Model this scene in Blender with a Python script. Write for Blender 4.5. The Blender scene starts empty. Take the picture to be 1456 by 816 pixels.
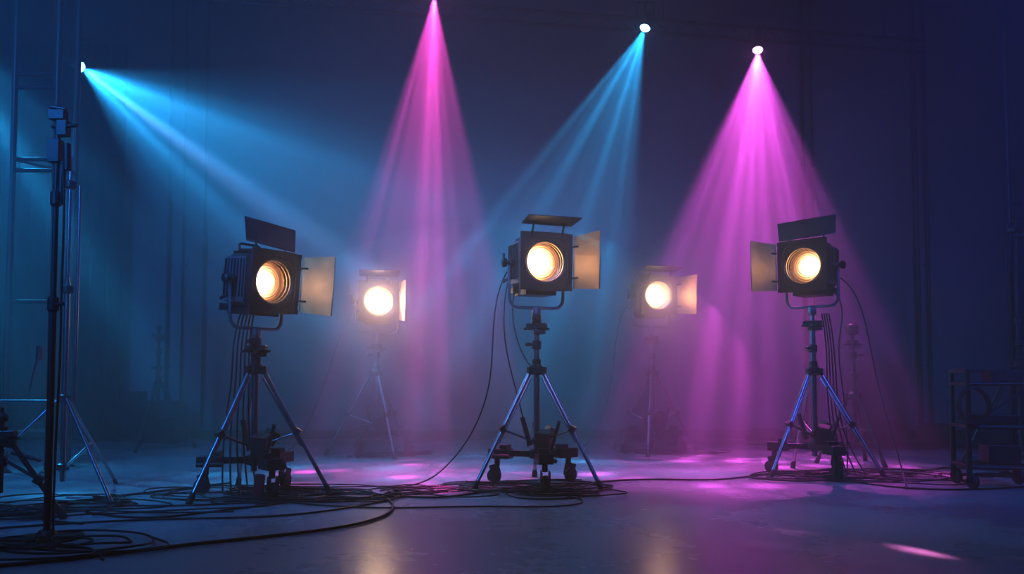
import bpy, bmesh, math, random
from mathutils import Vector, Matrix, Euler
random.seed(7)
S = bpy.context.scene
COL = S.collection

# ------------------------------------------------------------ materials
def mat(name, col, rough=.5, metal=0., var=.15, nscale=6., bump=0., coat=0., spec=.5):
    m = bpy.data.materials.new(name); m.use_nodes = True
    nt = m.node_tree; N = nt.nodes; L = nt.links
    p = N['Principled BSDF']
    p.inputs['Metallic'].default_value = metal
    p.inputs['Specular IOR Level'].default_value = spec
    p.inputs['Coat Weight'].default_value = coat
    tc = N.new('ShaderNodeTexCoord'); no = N.new('ShaderNodeTexNoise')
    no.inputs['Scale'].default_value = nscale; no.inputs['Detail'].default_value = 5
    L.new(tc.outputs['Object'], no.inputs['Vector'])
    cr = N.new('ShaderNodeValToRGB')
    cr.color_ramp.elements[0].position = .3; cr.color_ramp.elements[1].position = .7
    cr.color_ramp.elements[0].color = [c*(1-var) for c in col]+[1]
    cr.color_ramp.elements[1].color = [min(1, c*(1+var)) for c in col]+[1]
    L.new(no.outputs['Fac'], cr.inputs['Fac']); L.new(cr.outputs['Color'], p.inputs['Base Color'])
    mr = N.new('ShaderNodeMapRange')
    mr.inputs['To Min'].default_value = max(.03, rough*(1-var*1.5)); mr.inputs['To Max'].default_value = min(1, rough*(1+var*1.5))
    L.new(no.outputs['Fac'], mr.inputs['Value']); L.new(mr.outputs['Result'], p.inputs['Roughness'])
    if bump:
        b = N.new('ShaderNodeBump'); b.inputs['Strength'].default_value = bump; b.inputs['Distance'].default_value = .01
        L.new(no.outputs['Fac'], b.inputs['Height']); L.new(b.outputs['Normal'], p.inputs['Normal'])
    return m

def emis(name, col, strength):
    m = bpy.data.materials.new(name); m.use_nodes = True
    nt = m.node_tree; nt.nodes.clear()
    e = nt.nodes.new('ShaderNodeEmission'); o = nt.nodes.new('ShaderNodeOutputMaterial')
    e.inputs['Color'].default_value = (*col, 1); e.inputs['Strength'].default_value = strength
    nt.links.new(e.outputs[0], o.inputs[0]); return m

M_black = mat('black_powdercoat', (.020, .021, .024), .38, .0, .2, 14, .15)
M_dark = mat('dark_stand_paint', (.018, .018, .021), .45, .0, .2, 14)
M_grey = mat('grey_painted_metal', (.20, .21, .24), .35, .5, .15, 9)
M_chrome = mat('brushed_chrome', (.30, .31, .34), .30, 1., .1, 20)
M_door = mat('barn_door_lamp_warmed', (.72, .42, .18), .45, .2, .22, 7, .05)  # amber base colour holds the lamp's warm light on the side door
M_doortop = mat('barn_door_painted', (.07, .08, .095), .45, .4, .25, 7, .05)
M_rubber = mat('rubber', (.015, .015, .016), .6, 0, .2, 20)
M_cable = mat('cable_rubber', (.014, .014, .016), .4, 0, .2, 20)
M_barrel = mat('barrel_metal', (.60, .44, .28), .28, .9, .1, 12)
M_red = mat('red_fabric', (.35, .02, .03), .7, 0, .2, 30)
M_bag = mat('sandbag_fabric', (.03, .03, .035), .8, 0, .3, 30, .5)
M_drape = mat('black_drape', (.012, .013, .018), .9, 0, .3, 4)
M_steel = mat('dull_steel', (.08, .08, .095), .5, .6, .2, 9)

def lens_mat(name, k, off, spread):
    m = bpy.data.materials.new(name); m.use_nodes = True
    nt = m.node_tree; N = nt.nodes; L = nt.links; N.clear()
    tc = N.new('ShaderNodeTexCoord')
    def dist(v):
        d = N.new('ShaderNodeVectorMath'); d.operation = 'DISTANCE'
        L.new(tc.outputs['Object'], d.inputs[0]); d.inputs[1].default_value = v
        return d.outputs['Value']
    d1 = dist((off[0], -.13, off[1])); d0 = dist((0, -.13, 0))
    cr = N.new('ShaderNodeValToRGB'); e = cr.color_ramp.elements
    mr = N.new('ShaderNodeMapRange'); mr.inputs['From Max'].default_value = spread
    L.new(d1, mr.inputs['Value']); L.new(mr.outputs[0], cr.inputs['Fac'])
    e[0].position = 0; e[0].color = (1, .86, .62, 1)
    e[1].position = 1; e[1].color = (.04, .014, .006, 1)
    for pos, c in ((.38, (1, .72, .42)), (.52, (.44, .24, .115)), (.74, (.12, .055, .024))):
        x = cr.color_ramp.elements.new(pos); x.color = (*c, 1)
    w = N.new('ShaderNodeMath'); w.operation = 'MULTIPLY'; L.new(d0, w.inputs[0]); w.inputs[1].default_value = 2*math.pi/.021
    s = N.new('ShaderNodeMath'); s.operation = 'SINE'; L.new(w.outputs[0], s.inputs[0])
    r = N.new('ShaderNodeMapRange'); r.inputs['From Min'].default_value = -1
    r.inputs['To Min'].default_value = .35*k; r.inputs['To Max'].default_value = 1.0*k
    L.new(s.outputs[0], r.inputs['Value'])
    em = N.new('ShaderNodeEmission'); L.new(cr.outputs['Color'], em.inputs['Color']); L.new(r.outputs[0], em.inputs['Strength'])
    gl = N.new('ShaderNodeBsdfGlossy'); gl.inputs['Roughness'].default_value = .1; gl.inputs['Color'].default_value = (.08, .08, .08, 1)
    ad = N.new('ShaderNodeAddShader'); L.new(em.outputs[0], ad.inputs[0]); L.new(gl.outputs[0], ad.inputs[1])
    o = N.new('ShaderNodeOutputMaterial'); L.new(ad.outputs[0], o.inputs[0])
    return m

# ------------------------------------------------------------ mesh builder
class B:
    def __init__(s): s.bm = bmesh.new()
    def loft(s, loops, cap0=False, cap1=False, closed=True, smooth=True):
        bm = s.bm
        R = [[bm.verts.new(v) for v in lp] for lp in loops]
        n = len(R[0])
        for a, b in zip(R[:-1], R[1:]):
            for i in range(n if closed else n-1):
                j = (i+1) % n
                f = bm.faces.new((a[i], a[j], b[j], b[i])); f.smooth = smooth
        if cap0: bm.faces.new(R[0][::-1])
        if cap1: bm.faces.new(R[-1])
        return s
    def box(s, c, size, rot=None):
        m = Matrix.Translation(c) @ (Euler(rot).to_matrix().to_4x4() if rot else Matrix.Identity(4)) @ Matrix.Diagonal((*size, 1))
        bmesh.ops.create_cube(s.bm, size=1, matrix=m); return s
    def tube(s, a, b, r, r2=None, seg=12):
        a = Vector(a); b = Vector(b); r2 = r if r2 is None else r2
        q = (b-a).to_track_quat('Z', 'Y')
        f = lambda p, rr: [p + q @ Vector((rr*math.cos(2*math.pi*i/seg), rr*math.sin(2*math.pi*i/seg), 0)) for i in range(seg)]
        return s.loft([f(a, r), f(b, r2)], True, True)
    def path(s, pts, r, seg=10):
        pts = [Vector(p) for p in pts]; loops = []
        for k, p in enumerate(pts):
            t = (pts[min(k+1, len(pts)-1)]-pts[max(k-1, 0)]).normalized()
            up = Vector((0, 1, 0)) if abs(t.y) < .9 else Vector((1, 0, 0))
            x = t.cross(up).normalized(); y = t.cross(x)
            loops.append([p + x*r*math.cos(2*math.pi*i/seg) + y*r*math.sin(2*math.pi*i/seg) for i in range(seg)])
        return s.loft(loops, True, True)
    def lathe(s, prof, org=(0, 0, 0), axis='Z', seg=24, cap0=False, cap1=False):
        o = Vector(org); loops = []
        for r, h in prof:
            lp = []
            for i in range(seg):
                a = 2*math.pi*i/seg; c, d = r*math.cos(a), r*math.sin(a)
                lp.append(o + (Vector((c, d, h)) if axis == 'Z' else Vector((c, h, d)) if axis == 'Y' else Vector((h, c, d))))
            loops.append(lp)
        return s.loft(loops, cap0, cap1)
    def wheel(s, c, r, w, ang=0):
        q = Matrix.Rotation(ang, 3, 'Z'); loops = []
        for rr, h in ((.25*r, -w*.6), (.6*r, -w*.6), (.65*r, -w*.5), (.93*r, -w*.5), (r, -w*.25), (r, w*.25), (.93*r, w*.5), (.65*r, w*.5), (.6*r, w*.6), (.25*r, w*.6)):
            loops.append([Vector(c) + q @ Vector((h, rr*math.cos(2*math.pi*i/20), rr*math.sin(2*math.pi*i/20))) for i in range(20)])
        return s.loft(loops, True, True)
    def done(s, name, m, parent=None, bevel=0., loc=None):
        bmesh.ops.recalc_face_normals(s.bm, faces=s.bm.faces[:])
        for e in s.bm.edges:
            if len(e.link_faces) == 2 and e.calc_face_angle(0) > .6: e.smooth = False
        me = bpy.data.meshes.new(name); s.bm.to_mesh(me); s.bm.free()
        me.materials.append(m)
        ob = bpy.data.objects.new(name, me); COL.objects.link(ob)
        if parent: ob.parent = parent
        if loc: ob.location = loc
        if bevel:
            b = ob.modifiers.new('bevel', 'BEVEL'); b.width = bevel; b.segments = 2; b.limit_method = 'ANGLE'; b.angle_limit = .7
        return ob

def empty(name, loc, rot=(0, 0, 0), parent=None):
    e = bpy.data.objects.new(name, None); COL.objects.link(e)
    e.location = loc; e.rotation_euler = rot; e.empty_display_size = .1
    if parent: e.parent = parent
    return e

def rsq(w, h, y, n=32, p=5.):
    out = []
    for i in range(n):
        a = 2*math.pi*(i+.5)/n; c, d = math.cos(a), math.sin(a)
        k = (abs(c)**p + abs(d)**p)**(-1/p)
        out.append(Vector((w*c*k, y, h*d*k)))
    return out
def circ(r, y, n=32):
    return [Vector((r*math.cos(2*math.pi*(i+.5)/n), y, r*math.sin(2*math.pi*(i+.5)/n))) for i in range(n)]

def curve(name, pts, r=.008, m=None, parent=None):
    cu = bpy.data.curves.new(name, 'CURVE'); cu.dimensions = '3D'
    sp = cu.splines.new('NURBS'); sp.points.add(len(pts)-1)
    for q, p in zip(sp.points, pts): q.co = (*p, 1)
    sp.order_u = 4; sp.use_endpoint_u = True; sp.resolution_u = 6
    cu.bevel_depth = r; cu.bevel_resolution = 2
    cu.materials.append(m or M_cable)
    ob = bpy.data.objects.new(name, cu); COL.objects.link(ob)
    if parent: ob.parent = parent
    return ob

def tangle(name, cx, cy, rad, n, seed, r=.007, parent=None, squash=.6):
    rnd = random.Random(seed)
    cu = bpy.data.curves.new(name, 'CURVE'); cu.dimensions = '3D'
    for k in range(n):
        np_ = rnd.randint(9, 16); a = rnd.uniform(0, 6.28); ox = rnd.gauss(0, rad*.35); oy = rnd.gauss(0, rad*.35)*squash
        rr = rad*rnd.uniform(.25, 1.0); sp = cu.splines.new('NURBS'); sp.points.add(np_-1)
        da = rnd.choice((-1, 1))*rnd.uniform(.5, .95)
        for i, q in enumerate(sp.points):
            rr2 = rr*(1+.35*math.sin(i*1.7+k)); a += da
            q.co = (cx+ox+rr2*math.cos(a)+rnd.gauss(0, .05), cy+oy+rr2*math.sin(a)*squash, r+.002+.010*((i+k) % 3), 1)
        sp.order_u = 4; sp.use_endpoint_u = True; sp.resolution_u = 5
    cu.bevel_depth = r; cu.bevel_resolution = 1; cu.materials.append(M_cable)
    ob = bpy.data.objects.new(name, cu); COL.objects.link(ob)
    if parent: ob.parent = parent
    return ob

# ------------------------------------------------------------ room
M_wall = mat('painted_wall', (.24, .25, .29), .75, 0, .12, .8, .1)
def floormat():
    m = bpy.data.materials.new('polished_studio_floor'); m.use_nodes = True
    nt = m.node_tree; N = nt.nodes; L = nt.links; p = N['Principled BSDF']
    tc = N.new('ShaderNodeTexCoord')
    n1 = N.new('ShaderNodeTexNoise'); n1.inputs['Scale'].default_value = .7; n1.inputs['Detail'].default_value = 6; n1.inputs['Roughness'].default_value = .5
    n2 = N.new('ShaderNodeTexNoise'); n2.inputs['Scale'].default_value = 14; n2.inputs['Detail'].default_value = 6
    L.new(tc.outputs['Object'], n1.inputs['Vector']); L.new(tc.outputs['Object'], n2.inputs['Vector'])
    cr = N.new('ShaderNodeValToRGB'); e = cr.color_ramp.elements
    e[0].position = .3; e[0].color = (.34, .345, .36, 1); e[1].position = .7; e[1].color = (.48, .49, .51, 1)
    L.new(n1.outputs['Fac'], cr.inputs['Fac']); L.new(cr.outputs['Color'], p.inputs['Base Color'])
    mx = N.new('ShaderNodeMath'); mx.operation = 'MULTIPLY_ADD'; L.new(n2.outputs['Fac'], mx.inputs[0]); mx.inputs[1].default_value = .2; L.new(n1.outputs['Fac'], mx.inputs[2])
    mr = N.new('ShaderNodeMapRange'); mr.inputs['From Min'].default_value = .4; mr.inputs['From Max'].default_value = .8
    mr.inputs['To Min'].default_value = .20; mr.inputs['To Max'].default_value = .34
    L.new(mx.outputs[0], mr.inputs['Value']); L.new(mr.outputs[0], p.inputs['Roughness'])
    b = N.new('ShaderNodeBump'); b.inputs['Strength'].default_value = .05; b.inputs['Distance'].default_value = .01
    L.new(n2.outputs['Fac'], b.inputs['Height']); L.new(b.outputs['Normal'], p.inputs['Normal'])
    return m
XL, XR, YF, YB, H = -7.5, 7.5, -3., 11., 6.5
B().box(((XL+XR)/2, (YF+YB)/2, -.1), (XR-XL+.4, YB-YF+.4, .2)).done('floor', floormat())
B().box(((XL+XR)/2, (YF+YB)/2, H+.1), (XR-XL+.4, YB-YF+.4, .2)).done('ceiling', M_drape)
B().box(((XL+XR)/2, YB+.1, H/2), (XR-XL+.4, .2, H)).done('wall_back', M_wall)
B().box((XL-.1, (YF+YB)/2, H/2), (.2, YB-YF, H)).done('wall_left', M_wall)
B().box((XR+.1, (YF+YB)/2, H/2), (.2, YB-YF, H)).done('wall_right', M_wall)
B().box(((XL+XR)/2, YF-.1, H/2), (XR-XL+.4, .2, H)).done('wall_front', M_drape)
B().box((0, YB-.012, .06), (XR-XL, .024, .12)).done('baseboard_back', M_black, bevel=.004)

# wall conduits
b = B()
for x, r in ((-4.75, .02), (-4.55, .012), (-4.25, .02), (4.05, .025), (4.18, .016), (5.6, .035), (5.75, .025)):
    b.tube((x, YB-.06, .14), (x, YB-.06, H-.03), r, seg=8)
    for z in (1, 2.4, 3.8, 5.2): b.box((x, YB-.035, z), (.08, .06, .03))
b.done('wall_conduits', M_steel)

# black drape at left rear (pleated)
b = B(); l0 = []; l1 = []
for i in range(90):
    x = -7.4 + i*2.15/89; y = 10.7 + .06*math.sin(i*.75) + .03*math.sin(i*.31)
    l0.append(Vector((x, y, .02))); l1.append(Vector((x, y, 5.4)))
b.loft([l0, l1], closed=False)
d = b.done('black_drape', M_drape)
s_ = d.modifiers.new('s', 'SOLIDIFY'); s_.thickness = .01

# ------------------------------------------------------------ tripod stand parts
def tripod(parent, htop, R=.54, zc=.88, rot=0., dolly=True, col_r=.022, clutter=1, tube_mat=None):
    b = B(); k = B(); rb = B()
    b.tube((0, 0, .16), (0, 0, zc+.1), col_r*1.1)
    b.tube((0, 0, zc), (0, 0, min(htop, zc+.42)), col_r)
    b.tube((0, 0, zc+.2), (0, 0, htop), col_r*.72)
    b.lathe([(.03, 0), (.034, .02), (.034, .03), (.02, .05)], (0, 0, htop-.05), cap0=True, cap1=True)
    k.lathe([(.03, -.03), (.058, -.02), (.058, .025), (.034, .05), (.034, .09)], (0, 0, zc), cap0=True, cap1=True)
    k.lathe([(.028, -.03), (.036, -.02), (.036, .02), (.028, .03)], (0, 0, .34), cap0=True, cap1=True)
    for zz in (zc+.2, zc+.40):
        if zz < htop-.03:
            k.lathe([(.026, -.035), (.036, -.028), (.036, .028), (.026, .035)], (0, 0, zz), cap0=True, cap1=True)
            a = rot+1.2+zz*3
            k.tube((0, 0, zz), (.085*math.cos(a), .085*math.sin(a), zz), .008)
            k.lathe([(.012, -.012), (.024, -.008), (.024, .012), (.012, .016)], (.09*math.cos(a), .09*math.sin(a), zz), cap0=True, cap1=True, seg=10)
    k.box((0, 0, htop-.12), (.15, .07, .035), (0, 0, rot)); k.box((.02, 0, htop-.17), (.09, .09, .03), (0, 0, rot+.6))
    k.tube((-.1, -.02, htop-.145), (.1, .02, htop-.145), .010)
    for i in range(3):
        a = rot + i*2*math.pi/3; c, d = math.cos(a), math.sin(a)
        p = lambda r, z: Vector((r*c, r*d, z))
        n = Vector((-d, c, 0))
        b.tube(p(.055, zc), p(R-.01, .03), .0150)
        b.tube(p(.055, zc-.06), p(R*.62, .34), .009)
        mid = p(.055, zc).lerp(p(R, .03), .52)
        for sg in (-1, 1): b.tube(p(.035, .34)+n*.014*sg, mid+n*.014*sg, .006, seg=8)
        k.box(p(.055, zc), (.05, .035, .06), (0, 0, a))
        k.box(mid, (.045, .045, .05), (0, .5, a))
        rb.tube(p(R-.03, .065), p(R+.006, .0), .018, .024)
    if dolly:
        for i in range(3):
            a = rot + math.pi/3 + i*2*math.pi/3 + .15; c, d = math.cos(a), math.sin(a)
            p = lambda r, z: Vector((r*c, r*d, z)); n = Vector((-d, c, 0))
            k.box(p(.15, .24), (.30, .045, .045), (0, 0, a))
            k.box(p(.30, .235), (.17, .11, .075), (0, 0, a)); k.box(p(.26, .285), (.07, .08, .04), (0, 0, a))
            k.tube(p(.20, .22)+n*.07, p(.38, .22)+n*.07, .014); k.tube(p(.33, .2), p(.33, .14), .022)
            for sg in (-1, 1): k.box(p(.345, .10)+n*.03*sg, (.06, .008, .10), (0, .25, a))
            rb.wheel(p(.355, .058), .058, .034, a+math.pi/2)
        k.lathe([(.03, -.04), (.06, -.03), (.06, .03), (.03, .04)], (0, 0, .24), cap0=True, cap1=True)
        if clutter:
            k.box((.06, -.05, .34), (.10, .13, .16), (.2, .1, rot)); k.box((.10, .04, .40), (.07, .09, .10), (.3, .5, rot+1))
            k.tube((.11, -.08, .27), (.17, -.1, .5), .013); k.tube((-.05, .05, .3), (-.11, .07, .52), .02)
    b.done('tubes', tube_mat or M_chrome, parent); k.done('collars_and_dolly', M_black, parent, .003); rb.done('feet_and_wheels', M_rubber, parent)

# ------------------------------------------------------------ fresnel fixture
def fresnel(loc, head_z, yaw, tilt, door, door_ang, top_ang, rot, kk, off, watts, spread=.15, top_roll=0., top_y=-.205, top_L=.17, top_w=.205, top_gap=.03):
    root = empty('studio_spotlight_on_stand', (loc[0], loc[1], 0))
    tripod(root, head_z-.36, rot=rot)
    yk = empty('yoke_pivot', (0, 0, head_z), (0, 0, yaw), root)
    hd = empty('lamp_head', (0, 0, 0), (tilt, 0, 0), yk)
    b = B()
    b.loft([circ(.132, -.06), circ(.150, -.10), circ(.156, -.185), circ(.166, -.196), rsq(.195, .205, -.196, p=9), rsq(.205, .215, -.186, p=9),
            rsq(.205, .215, -.145, p=9), rsq(.182, .19, -.135, p=7), rsq(.182, .19, .10, p=7), rsq(.165, .175, .15, p=5), rsq(.13, .14, .205, p=4), circ(.08, .21)], False, True)
    b.done('housing', M_black, hd, .002)
    b = B()
    for i in range(7):
        y = -.09+i*.034
        for sx in (-1, 1): b.box((sx*.187, y, .01), (.016, .008, .27))
        b.box((0, y, .197), (.26, .010, .018))
    b.box((0, .02, -.215), (.25, .26, .06)); b.box((.0, .16, -.20), (.30, .10, .05))
    b.box((0, .205, 0), (.14, .03, .18)); b.box((0, .0, .215), (.18, .20, .02))
    b.path([(-.09, .10, .21), (-.09, .11, .255), (-.075, .115, .265), (.075, .115, .265), (.09, .11, .255), (.09, .10, .21)], .009)
    b.tube((.05, .20, -.06), (.05, .25, -.06), .022); b.tube((-.05, .2, .08), (-.05, .235, .08), .014)
    for sx in (-1, 1):
        for sz in (-1, 1): b.box((sx*.19, -.205, sz*.20), (.045, .02, .035))
    b.loft([rsq(.212, .222, -.200, p=10), rsq(.212, .222, -.212, p=10), rsq(.175, .185, -.212, p=4), rsq(.175, .185, -.200, p=4), rsq(.212, .222, -.200, p=10)])
    b.done('cooling_fins_and_frame', M_black, hd, .002)
    b = B()
    for sx in (-1, 1): b.box((sx*.1835, -.0, .0), (.006, .21, .32))
    b.done('side_panels', M_grey, hd, .001)
    b = B()
    for r, y in ((.153, -.178), (.147, -.150), (.141, -.122)):
        b.lathe([(r+.005, -.004), (r+.001, -.008), (r-.005, -.006), (r-.007, 0), (r-.004, .005), (r+.005, .006)], (0, y, 0), 'Y', 40)
    b.lathe([(.146, -.13), (.138, -.10), (.124, -.085)], (0, 0, 0), 'Y', 40)
    b.done('barrel_rings', M_barrel, hd)
    prof = [(.135, -.092)]
    for i in range(7):
        r = .130-i*.0155; prof += [(r, -.094-i*.003), (r-.003, -.101-i*.004)]
    prof += [(.02, -.131), (.002, -.133)]
    b = B(); b.lathe(prof, (0, 0, 0), 'Y', 48, False, True)
    b.done('fresnel_lens', lens_mat('fresnel_lens_glow', kk, off, spread), hd)
    def plate(hinge, ang, side, L=.27, w0=.20, w1=.215, gap=.02):
        q = B(); t = .003
        if side == 'T':
            d = Vector((0, -math.cos(ang), math.sin(ang))); ax = Vector((math.cos(top_roll), 0, math.sin(top_roll))); n = d.cross(ax).normalized()
            h = Vector(hinge)+Vector((0, 0, gap))
        else:
            sg = 1 if side == 'R' else -1
            d = Vector((sg*math.sin(ang), -math.cos(ang), 0)); ax = Vector((0, 0, 1)); n = d.cross(ax).normalized()
            h = Vector(hinge)+d*gap
        A = [h-ax*w0, h+ax*w0, h+d*L+ax*w1, h+d*L-ax*w1]
        q.loft([[p+n*t for p in A], [p-n*t for p in A]], True, True, smooth=False)
        q.tube(h-ax*w0*.98, h+ax*w0*.98, .006, seg=8)
        q.tube(h+d*L-ax*w1*.99, h+d*L+ax*w1*.99, .0045, seg=8)
        hz = B()
        for s2 in (-.6, .6): hz.tube(Vector(hinge)+Vector((w0*s2, 0, -.05)) if side == 'T' else Vector(hinge)+ax*w0*s2-d*.01, h+ax*w0*s2+d*.05, .008, seg=8)
        hz.done('door_hinge', M_black, hd)
        return q
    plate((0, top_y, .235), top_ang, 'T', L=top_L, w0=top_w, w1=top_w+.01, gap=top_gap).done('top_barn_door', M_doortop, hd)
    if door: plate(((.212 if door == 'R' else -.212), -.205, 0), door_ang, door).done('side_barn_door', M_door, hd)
    b = B()
    b.path([(-.225, 0, .02), (-.225, 0, -.26), (-.218, 0, -.30), (-.19, 0, -.333), (-.15, 0, -.342), (.15, 0, -.342), (.19, 0, -.333), (.218, 0, -.30), (.225, 0, -.26), (.225, 0, .02)], .0125)
    b.lathe([(.02, -.05), (.034, -.04), (.034, .0), (.016, .015)], (0, 0, -.345), cap0=True, cap1=True)
    b.done('yoke', M_grey, yk)
    b = B()
    for sx in (-1, 1):
        b.lathe([(.03, .185), (.03, .215), (.014, .235), (.014, .245), (.033, .25), (.036, .275), (.02, .285)] if sx > 0 else [(.02, -.285), (.036, -.275), (.033, -.25), (.014, -.245), (.014, -.235), (.03, -.215), (.03, -.185)], (0, 0, 0), 'X', 14, True, True)
    b.tube((-.27, 0, .0), (-.27, -.0, .07), .009); b.tube((-.19, .05, -.10), (-.25, .08, -.14), .012)
    b.done('tilt_knobs', M_black, yk)
    l = bpy.data.lights.new('tungsten_beam', 'SPOT'); l.energy = watts; l.color = (1, .66, .38); l.spot_size = math.radians(128); l.spot_blend = .3; l.shadow_soft_size = .06
    lo = bpy.data.objects.new('tungsten_beam', l); COL.objects.link(lo); lo.parent = hd; lo.location = (0, -.20, 0); lo.rotation_euler = (math.radians(-90), 0, 0)
    return root

D = math.radians
fc = fresnel((.19, 6.17), 1.71, D(20), D(2), 'R', D(20), D(12), D(-30), 16, (-.035, 0), 3, .19, top_L=.17, top_gap=.045)
fl = fresnel((-1.84, 5.72), 1.52, D(56), D(5), 'R', D(14), D(98), D(0), 15, (-.05, -.01), 3.2, .18, top_roll=D(-4), top_y=-.13, top_L=.16, top_w=.215, top_gap=.02)
fr = fresnel((2.59, 6.85), 1.78, D(-42), D(1), 'L', D(24), D(88), D(-30), 12, (.03, 0), 4.5, .17, top_roll=D(2), top_y=-.09, top_L=.15, top_w=.245, top_gap=.02)
fbl = fresnel((-1.47, 8.65), 1.66, D(14), D(3), 'R', D(8), D(18), D(-60), 24, (0, 0), 34, .22)
fbr = fresnel((1.57, 8.95), 1.75, D(14), D(2), 'R', D(22), D(14), D(15), 19, (0, 0), 18, .21)

# ------------------------------------------------------------ hanging beam lights
def beam(loc, target, half, power, col, holes, pipe_z, base=.2, stretch=(1, 1), seed=0, blend=.35, lens=50, extra=None):
    loc = Vector(loc); d = (Vector(target)-loc).normalized()
    root = empty('hanging_stage_light', loc)
    hd = empty('can_head', (0, 0, 0), parent=root); hd.rotation_mode = 'QUATERNION'; hd.rotation_quaternion = d.to_track_quat('-Z', 'Y')
    B().lathe([(.060, -.02), (.065, -.015), (.065, .05), (.058, .06), (.058, .17), (.05, .2), (.03, .25), (.02, .26)], cap1=True).done('can_body', M_black, hd)
    B().lathe([(.059, -.012), (.05, -.03), (.03, -.044), (.008, -.05)], cap1=True).done('can_lens', emis('can_lens_glow', [.15+.85*c for c in col], lens), hd)
    b = B(); top = pipe_z-loc.z
    b.box((0, 0, .30), (.20, .03, .008)); b.box((-.1, 0, .19), (.008, .03, .23)); b.box((.1, 0, .19), (.008, .03, .23))
    b.tube((0, 0, .30), (0, 0, top), .012); b.box((0, 0, top), (.05, .06, .06))
    b.done('hanging_bracket', M_black, root)
    l = bpy.data.lights.new('beam_source', 'SPOT'); l.energy = power; l.color = (1, 1, 1)
    l.spot_size = half*2; l.spot_blend = blend; l.shadow_soft_size = .02; l.use_nodes = True
    nt = l.node_tree; N = nt.nodes; L = nt.links; em = N['Emission']
    tc = N.new('ShaderNodeTexCoord'); sx = N.new('ShaderNodeSeparateXYZ'); L.new(tc.outputs['Normal'], sx.inputs[0])
    dx = N.new('ShaderNodeMath'); dx.operation = 'DIVIDE'; L.new(sx.outputs[0], dx.inputs[0]); L.new(sx.outputs[2], dx.inputs[1])
    dy = N.new('ShaderNodeMath'); dy.operation = 'DIVIDE'; L.new(sx.outputs[1], dy.inputs[0]); L.new(sx.outputs[2], dy.inputs[1])
    cb = N.new('ShaderNodeCombineXYZ'); L.new(dx.outputs[0], cb.inputs[0]); L.new(dy.outputs[0], cb.inputs[1]); cb.inputs[2].default_value = seed
    mp = N.new('ShaderNodeMapping'); mp.inputs['Scale'].default_value = (stretch[0], stretch[1], 1); L.new(cb.outputs[0], mp.inputs[0])
    vo = N.new('ShaderNodeTexVoronoi'); vo.inputs['Scale'].default_value = holes/math.tan(half)/2; L.new(mp.outputs[0], vo.inputs['Vector'])
    mr = N.new('ShaderNodeMapRange'); mr.interpolation_type = 'SMOOTHSTEP'
    mr.inputs['From Min'].default_value = .08; mr.inputs['From Max'].default_value = .42; mr.inputs['To Min'].default_value = 1.; mr.inputs['To Max'].default_value = base
    L.new(vo.outputs['Distance'], mr.inputs['Value'])
    sc = N.new('ShaderNodeSeparateColor'); L.new(vo.outputs['Color'], sc.inputs[0])
    ml = N.new('ShaderNodeMath'); ml.operation = 'MULTIPLY_ADD'; L.new(sc.outputs[0], ml.inputs[0]); ml.inputs[1].default_value = 1.3; ml.inputs[2].default_value = .2
    m2 = N.new('ShaderNodeMath'); m2.operation = 'MULTIPLY'; L.new(mr.outputs[0], m2.inputs[0]); L.new(ml.outputs[0], m2.inputs[1])
    L.new(m2.outputs[0], em.inputs['Strength']); em.inputs['Color'].default_value = (*col, 1)
    lo = bpy.data.objects.new('beam_source', l); COL.objects.link(lo); lo.parent = hd; lo.location = (0, 0, -.06)
    for tg, ha, pw, cl in (extra or ()):
        l = bpy.data.lights.new('beam_ray', 'SPOT'); l.energy = pw; l.color = cl; l.spot_size = 2*ha; l.spot_blend = 1.; l.shadow_soft_size = .02
        lo = bpy.data.objects.new('beam_ray', l); COL.objects.link(lo); lo.parent = root; dd = (Vector(tg)-loc).normalized()
        lo.location = dd*.07; lo.rotation_mode = 'QUATERNION'; lo.rotation_quaternion = dd.to_track_quat('-Z', 'Y')
    return root

beam((-.884, 8.9, 5.22), (-.85, 7.0, 0), D(13.5), 12500, (.92, .085, .62), 6, 5.82, seed=.3, base=.15,
     extra=[((-.75, 6.9, 0), D(12), 1600, (1., .10, .6))])
beam((1.59, 9.3, 5.01), (-.4, 7.6, 0), D(16.5), 11000, (.02, .38, .80), 5.5, 5.15, seed=1.7, base=.15)
beam((3.05, 9.7, 4.91), (2.25, 7.6, 0), D(20), 14000, (.85, .11, .82), 8, 5.15, seed=2.9, base=.13,
     extra=[((1.9, 6.9, 0), D(17), 1800, (1., .12, .8))])
beam((-4.70, 8.5, 4.21), (1.2, 7.3, .4), D(28), 8500, (.02, .36, .80), 6, 5.82, seed=5.1, blend=1., lens=12, base=.30,
     extra=[((.7, 8.0, .2), D(4), 5000, (.42, .46, 1)), ((1.2, 7.8, 1.5), D(4.5), 4000, (.08, .5, 1)), ((-.6, 7.8, .2), D(3.5), 2800, (.08, .5, 1))])
beam((-6.3, 8.0, 5.0), (-2.9, 6.6, 0), D(19), 9000, (.02, .38, .80), 5, 6.4, seed=7.7, blend=.8)
beam((3.6, 1.4, 2.6), (1.50, 3.75, 0), D(7), 3000, (1., .26, .72), 2.4, 6.4, base=.03, seed=4.2)  # unseen lamp, added to throw the pink patch on the near floor

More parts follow.
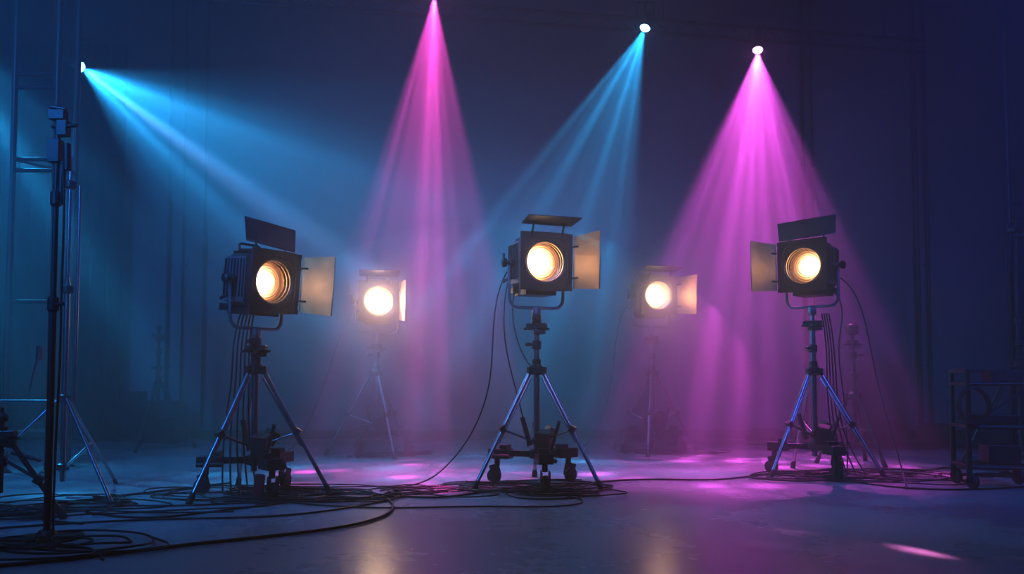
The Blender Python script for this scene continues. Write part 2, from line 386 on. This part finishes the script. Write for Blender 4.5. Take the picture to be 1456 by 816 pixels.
# overhead pipes / truss
b = B()
for dz in (0, .16):
    b.tube((-6.5, 8.42, 5.15+dz), (5.5, 10.38, 5.15+dz), .024)
for i in range(24):
    f0 = i/24; f1 = (i+.5)/24; f2 = (i+1)/24
    P = lambda f, z: (-6.5+12*f, 8.42+1.96*f, z)
    b.tube(P(f0, 5.15), P(f1, 5.31), .007, seg=6); b.tube(P(f1, 5.31), P(f2, 5.15), .007, seg=6)
for f in (.1, .4, .7, .95): b.tube(P(f, 5.31), P(f, H-.005), .008, seg=6)
b.tube((-7, 8.5, 5.82), (0, 9.0, 5.82), .024); b.tube((-6.5, 8.53, 5.82), (-6.5, 8.53, H-.005), .01); b.tube((-.5, 8.96, 5.82), (-.5, 8.96, H-.005), .01)
b.done('lighting_truss', M_dark)

# ------------------------------------------------------------ left scaffold, stands
root = empty('scaffold_tower', (-4.25, 7.0, 0)); b = B()
for x, y in ((-.19, 0), (.19, 0), (.09, .5)):
    b.tube((x, y, .03), (x, y, 5.6), .027); b.lathe([(.06, 0), (.06, .01), (.03, .03)], (x, y, .0), cap0=True, cap1=True)
for z in (.35, 1.5, 2.67, 2.77, 3.42, 3.54, 4.6):
    b.tube((-.19, 0, z), (.19, 0, z), .020)
for z in (.35, 2.77, 4.6): b.tube((.19, 0, z), (.09, .5, z), .014); b.tube((-.19, 0, z), (.09, .5, z), .014)
b.done('scaffold_frame', M_dark, root)

root = empty('black_light_stand', (-2.37, 4.10, 0)); b = B()
b.lathe([(.17, 0), (.17, .012), (.05, .025), (.03, .05)], cap0=True, cap1=True)
b.tube((0, 0, .02), (0, 0, 1.2), .018); b.tube((0, 0, 1.2), (0, 0, 2.2), .014)
for z in (1.2, 1.75): b.lathe([(.02, -.04), (.027, -.03), (.027, .03), (.02, .04)], (0, 0, z), cap0=True, cap1=True)
b.tube((0, 0, 1.2), (.07, -.03, 1.2), .01)
b.box((.0, 0, 2.19), (.08, .05, .05)); b.box((.03, 0, 2.12), (.05, .05, .08)); b.box((-.01, 0, 2.0), (.06, .05, .12)); b.tube((-.03, 0, 2.13), (.11, -.02, 2.13), .010)
b.tube((.05, 0, 2.04), (.055, 0, 1.90), .018); b.tube((-.04, 0, 2.235), (.04, 0, 2.22), .012); b.tube((.025, .01, 1.95), (.02, .01, 1.72), .018)
b.done('stand', M_dark, root, .002)
curve('hanging_cable', [(.03, 0, 1.95), (.05, 0, 1.7), (.03, .01, 1.3), (.05, 0, .9), (.02, .01, .4), (.06, -.05, .03)], .006, parent=root)

root = empty('chrome_light_stand', (-3.15, 5.62, 0))
b = B(); k = B()
b.tube((0, 0, .1), (0, 0, 1.5), .019); b.tube((0, 0, 1.4), (0, 0, 2.40), .013); b.tube((.06, .02, .66), (.06, .02, 2.2), .011)
for i in range(3):
    a = D(-35)+i*D(120); c, d = math.cos(a), math.sin(a)
    b.tube((.03*c, .03*d, .68), (.64*c, .64*d, .02), .013); b.tube((.03*c, .03*d, .2), (.33*c, .33*d, .35), .007)
    k.tube((.62*c, .62*d, .04), (.65*c, .65*d, 0), .016)
for z in (.2, .68, 1.45, 2.2): k.lathe([(.02, -.03), (.04, -.02), (.04, .02), (.02, .03)], (0, 0, z), cap0=True, cap1=True)
b.tube((-.5, .05, .66), (.0, 0, .66), .010); k.box((-.2, .02, 1.0), (.03, .03, .1)); b.tube((-.25, 0, .72), (-.18, 0, 1.05), .009)
b.done('tubes', M_chrome, root); k.done('collars', M_black, root)

root = empty('flight_case', (-4.6, 10.42, 0)); k = B(); k.box((0, 0, .26), (.58, .4, .5)); k.box((0, 0, .53), (.5, .36, .03)); k.box((0, -.21, .3), (.2, .02, .05))
k.box((-.32, .1, .33), (.1, .3, .66))
k.done('case_body', M_black, root, .01)
root = empty('background_light_stand', (-4.15, 9.35, 0)); tripod(root, 1.45, R=.42, zc=.75, rot=.4, dolly=False, tube_mat=M_dark)
root = empty('accessory_stand', (3.32, 7.75, 0)); tripod(root, 1.30, R=.36, zc=.65, rot=.9, dolly=False, col_r=.018, tube_mat=M_dark)
B().lathe([(.02, -.06), (.055, -.04), (.06, 0), (.055, .04), (.02, .06)], (0, 0, 1.30), cap0=True, cap1=True).done('ball_head', M_black, root)
root = empty('low_tripod', (-2.95, 4.62, 0)); tripod(root, .62, R=.34, zc=.45, rot=.2, dolly=False, col_r=.016, tube_mat=M_dark)

# ------------------------------------------------------------ right cart, flag
root = empty('equipment_cart', (3.66, 6.10, 0), (0, 0, D(-12))); b = B(); k = B()
for x in (-.22, .22):
    for y in (-.18, .18):
        b.tube((x, y, .1), (x, y, .88 if x < 0 else .80), .020); k.tube((x, y, .12), (x, y, .07), .02); k.wheel((x+.02, y, .055), .055, .03, .4)
        for sg in (-1, 1): k.box((x+.01, y+.02*sg, .08), (.05, .006, .07))
for z in (.16, .46, .78):
    for s2 in (-.18, .18): b.tube((-.22, s2, z), (.22, s2, z), .016)
    for s2 in (-.22, .22): b.tube((s2, -.18, z), (s2, .18, z), .016)
k.box((0, 0, .47), (.44, .36, .015)); k.box((0, 0, .17), (.44, .36, .015)); k.box((-.02, 0, .52), (.34, .25, .05)); k.box((.05, 0, .25), (.22, .2, .14))
k.box((.08, 0, .84), (.22, .2, .09)); k.box((-.16, 0, .88), (.14, .36, .03)); b.tube((-.22, -.18, .46), (.22, -.18, .78), .009)
b.done('frame', M_dark, root); k.done('shelves_and_gear', M_black, root, .004)
curve('coiled_cable', [(-.2+.11*math.cos(t*.7), -.20-.003*t, .62+.14*math.sin(t*.7)) for t in range(30)], .007, parent=root)
root = empty('flag_on_stand', (4.62, 7.25, 0)); tripod(root, 2.3, R=.5, zc=.95, rot=.5, dolly=False, tube_mat=M_dark)
k = B(); k.box((.30, 0, 1.80), (.62, .012, 1.25)); k.tube((-.02, 0, 2.43), (.6, 0, 2.43), .008); k.done('flag_panel', M_drape, root)
b = B(); b.tube((5.22, 8.3, .0), (5.22, 8.3, 4.9), .03); b.lathe([(.2, 0), (.2, .02), (.05, .04)], (5.22, 8.3, 0), cap0=True, cap1=True)
b.done('boom_pole', M_dark)

def bag(loc, s, rz):
    bm = bmesh.new(); bmesh.ops.create_icosphere(bm, subdivisions=4, radius=1)
    for v in bm.verts:
        c = v.co; k = 1-.35*math.exp(-(c.x*3.2)**2)*.8
        z = c.z*k*s[2]; c.x *= s[0]; c.y *= s[1]*(.85+.15*k)
        c.z = max(z, -s[2]*.55)+.012*math.sin(c.x*40)*math.sin(c.y*33)
    zmin = min(v.co.z for v in bm.verts)
    for v in bm.verts: v.co.z -= zmin
    me = bpy.data.meshes.new('sandbag'); bm.to_mesh(me); bm.free(); me.materials.append(M_bag)
    for p in me.polygons: p.use_smooth = True
    o = bpy.data.objects.new('sandbag', me); COL.objects.link(o); o.location = loc; o.rotation_euler = (0, 0, rz)
for loc, s, rz in (((4.0, 10.3, 0), (.32, .2, .16), .2), ((4.75, 10.35, 0), (.36, .22, .2), -.3), ((5.45, 10.3, 0), (.27, .2, .17), .3), ((3.3, 10.5, 0), (.25, .18, .12), 0), ((6.2, 10.3, 0), (.38, .25, .24), .1)):
    bag(loc, s, rz)
tangle('cable_pile', 4.6, 9.6, .9, 9, 11, .012, squash=.35)
tangle('cable_pile', 2.9, 10.0, .7, 6, 12, .010, squash=.35)

B().box((0, 0, .09), (.07, .06, .16), (0, .1, .3)).done('red_pouch', M_red, None, .012, (-1.72, 5.45, 0.0))

# ------------------------------------------------------------ cables
def fl_c(pts, r=.007): return curve('power_cable', [(x, y, r+.001) for x, y in pts], r)
fl_c([(-1.34, 5.4), (-1.16, 5.9), (-.87, 5.6), (-.68, 4.9), (-.85, 4.42), (-1.17, 4.16), (-1.6, 3.91), (-1.91, 3.66), (-2.12, 3.5), (-2.8, 3.2)], .009)
fl_c([(.3, 6.0), (.70, 6.37), (1.09, 6.54), (1.51, 6.41), (1.81, 6.5), (2.33, 7.0)])
fl_c([(-1.6, 5.9), (-1.37, 5.72), (-1.1, 5.35), (-.75, 5.62), (-.45, 5.35), (-.14, 5.9), (.17, 6.08)])
fl_c([(2.57, 6.73), (2.75, 6.08), (3.06, 5.79), (3.58, 5.9), (4.5, 6.3)])
fl_c([(-2.2, 6.28), (-2.5, 5.8), (-3.0, 5.4), (-2.9, 4.6), (-2.4, 4.5)])
fl_c([(.05, 6.1), (-.2, 5.45), (.5, 5.3), (.55, 5.9), (.1, 5.7), (-.35, 6.0), (-.8, 5.7), (-1.3, 5.2), (-1.9, 5.3)], .006)
fl_c([(-1.8, 5.5), (-1.2, 5.15), (-.9, 5.5), (-1.3, 5.6), (-2.1, 5.0), (-2.6, 5.2)], .006)
fl_c([(-.9, 5.7), (-.6, 6.2), (-.1, 6.35), (.4, 6.5), (.9, 6.1), (.6, 5.75), (.2, 5.6)], .006)
fl_c([(-1.5, 5.3), (-.9, 4.95), (-.3, 5.2), (.3, 5.0), (.6, 5.35), (.3, 5.7)], .005)
fl_c([(-2.6, 4.9), (-2.1, 4.55), (-1.9, 4.9), (-1.5, 5.2), (-1.2, 5.6)], .006)
fl_c([(-2.9, 4.3), (-2.2, 4.7), (-1.5, 4.6), (-1.1, 4.9), (-.8, 5.4)], .006)
tangle('cable_tangle', .2, 5.85, .60, 10, 1, .005); tangle('cable_tangle', -1.75, 5.6, .7, 11, 2, .005)
tangle('cable_tangle', -.75, 5.75, .45, 4, 21, .005)
tangle('cable_tangle', 2.65, 6.65, .7, 11, 3, .0055); tangle('cable_tangle', -2.9, 5.0, .7, 12, 4, .0055)
tangle('cable_tangle', -2.4, 3.95, .45, 7, 5, .006); tangle('cable_tangle', 1.6, 8.9, .5, 5, 6); tangle('cable_tangle', -1.5, 8.6, .5, 5, 8)
tangle('cable_tangle', 4.0, 6.9, .5, 4, 9)
def hang(pts, r=.0055): return curve('hanging_power_cable', pts, r)
hang([(-.04, 6.24, 1.66), (-.13, 6.2, 1.5), (-.15, 6.1, 1.1), (-.16, 6.1, .75), (-.30, 6.1, .38), (-.52, 6.08, .12), (-.68, 6.05, .02), (-.85, 6.0, .009), (-.95, 5.8, .009)])
hang([(-.03, 6.24, 1.6), (-.09, 6.2, 1.3), (-.03, 6.15, .9), (.1, 6.1, .5), (.12, 6.1, .3)])
hang([(.02, 6.24, 1.5), (-.03, 6.2, 1.3), (.05, 6.15, 1.0), (.16, 6.12, .9)])
hang([(-1.66, 8.7, 1.6), (-1.85, 8.7, 1.45), (-1.95, 8.7, 1.0), (-2.2, 8.7, .35), (-2.35, 8.6, .01), (-2.5, 8.3, .01)])
hang([(1.37, 9.0, 1.7), (1.18, 8.95, 1.6), (1.15, 8.9, .8), (.95, 8.8, .3), (.8, 8.8, .01), (.5, 8.6, .01)])
hang([(2.8, 6.9, 1.72), (2.98, 6.8, 1.65), (3.05, 6.75, .95), (3.12, 6.6, .4), (3.05, 6.2, .01), (2.9, 5.9, .01)])
hang([(2.75, 6.9, 1.62), (2.90, 6.85, 1.5), (2.78, 6.85, 1.15), (2.86, 6.9, .8), (2.9, 6.9, .3), (2.8, 6.7, .01)])
for k in range(5):
    hang([(-1.95+.02*k, 5.78, 1.35), (-2.03+.03*k, 5.75, 1.15-.02*k), (-1.98+.025*k, 5.72, .8), (-2.07+.045*k, 5.7, .45), (-2.02+.06*k, 5.6, .02)], .006)
for k in range(4):
    hang([(2.66+.02*k, 6.82, 1.38), (2.7+.02*k, 6.80, 1.1), (2.66+.03*k, 6.78, .7), (2.72+.03*k, 6.8, .3), (2.7+.08*k, 6.65, .02)], .006)
hang([(4.5, 7.2, 2.1), (4.4, 7.1, 1.6), (4.55, 7.15, 1.2), (4.45, 7.2, .9)])

# ------------------------------------------------------------ added wash fills without fixtures: blue light for haze and back wall
def wash(loc, target, ang, power, col, size=.4):
    l = bpy.data.lights.new('added_wash_fill', 'SPOT'); l.spot_size = D(ang); l.spot_blend = 1.; l.shadow_soft_size = size; l.energy = power; l.color = col
    o = bpy.data.objects.new('added_wash_fill', l); COL.objects.link(o); o.location = loc
    o.rotation_euler = (Vector(target)-Vector(loc)).to_track_quat('-Z', 'Y').to_euler()
wash((-4.5, -1.5, 5.6), (-2.2, 11, .4), 52, 13000, (.015, .20, .76))
wash((4.5, -1.5, 5.6), (3.0, 11, .4), 50, 9500, (.035, .115, .74))
wash((0, -2, 5.6), (-.2, 11, .8), 30, 9500, (.19, .25, .78))
wash((-6.9, 7.5, 3.4), (1, 9.5, 1.0), 80, 450, (.01, .27, .78), .6)

# ------------------------------------------------------------ haze in the air (homogeneous)
w = bpy.data.worlds.new('studio_air'); S.world = w; w.use_nodes = True
nt = w.node_tree
nt.nodes['Background'].inputs['Color'].default_value = (0.002, .004, .012, 1)
vs = nt.nodes.new('ShaderNodeVolumeScatter'); vs.inputs['Density'].default_value = .105; vs.inputs['Anisotropy'].default_value = .38
vs.inputs['Color'].default_value = (.93, .94, 1, 1)
nt.links.new(vs.outputs[0], nt.nodes['World Output'].inputs['Volume'])
# low fog bank lying around the rear lamps (domed, homogeneous so its rim fades softly)
hm = bpy.data.materials.new('fog'); hm.use_nodes = True; nt = hm.node_tree; nt.nodes.clear()
vs = nt.nodes.new('ShaderNodeVolumeScatter'); vs.inputs['Density'].default_value = .25; vs.inputs['Anisotropy'].default_value = .5; vs.inputs['Color'].default_value = (.95, .95, 1, 1)
o_ = nt.nodes.new('ShaderNodeOutputMaterial'); nt.links.new(vs.outputs[0], o_.inputs['Volume'])
b = B(); prof = [(math.cos(t*math.pi/2/16), math.sin(t*math.pi/2/16)) for t in range(16)]+[(.01, 1)]
b.lathe(prof, seg=64, cap0=True, cap1=True)
fog = b.done('fog_bank', hm, loc=(-.25, 8.95, .005)); fog.scale = (3.2, 1.7, 2.6)

# ------------------------------------------------------------ camera
c = bpy.data.cameras.new('camera'); c.lens = 28; c.sensor_width = 36; c.clip_end = 100; c.shift_y = .054
co = bpy.data.objects.new('camera', c); COL.objects.link(co); co.location = (0, 0, .81)
co.rotation_euler = (math.radians(90+2.7), 0, 0); S.camera = co
S.view_settings.view_transform = 'Standard'
S.view_settings.look = 'None'
S.view_settings.exposure = .45
S.view_settings.gamma = .84
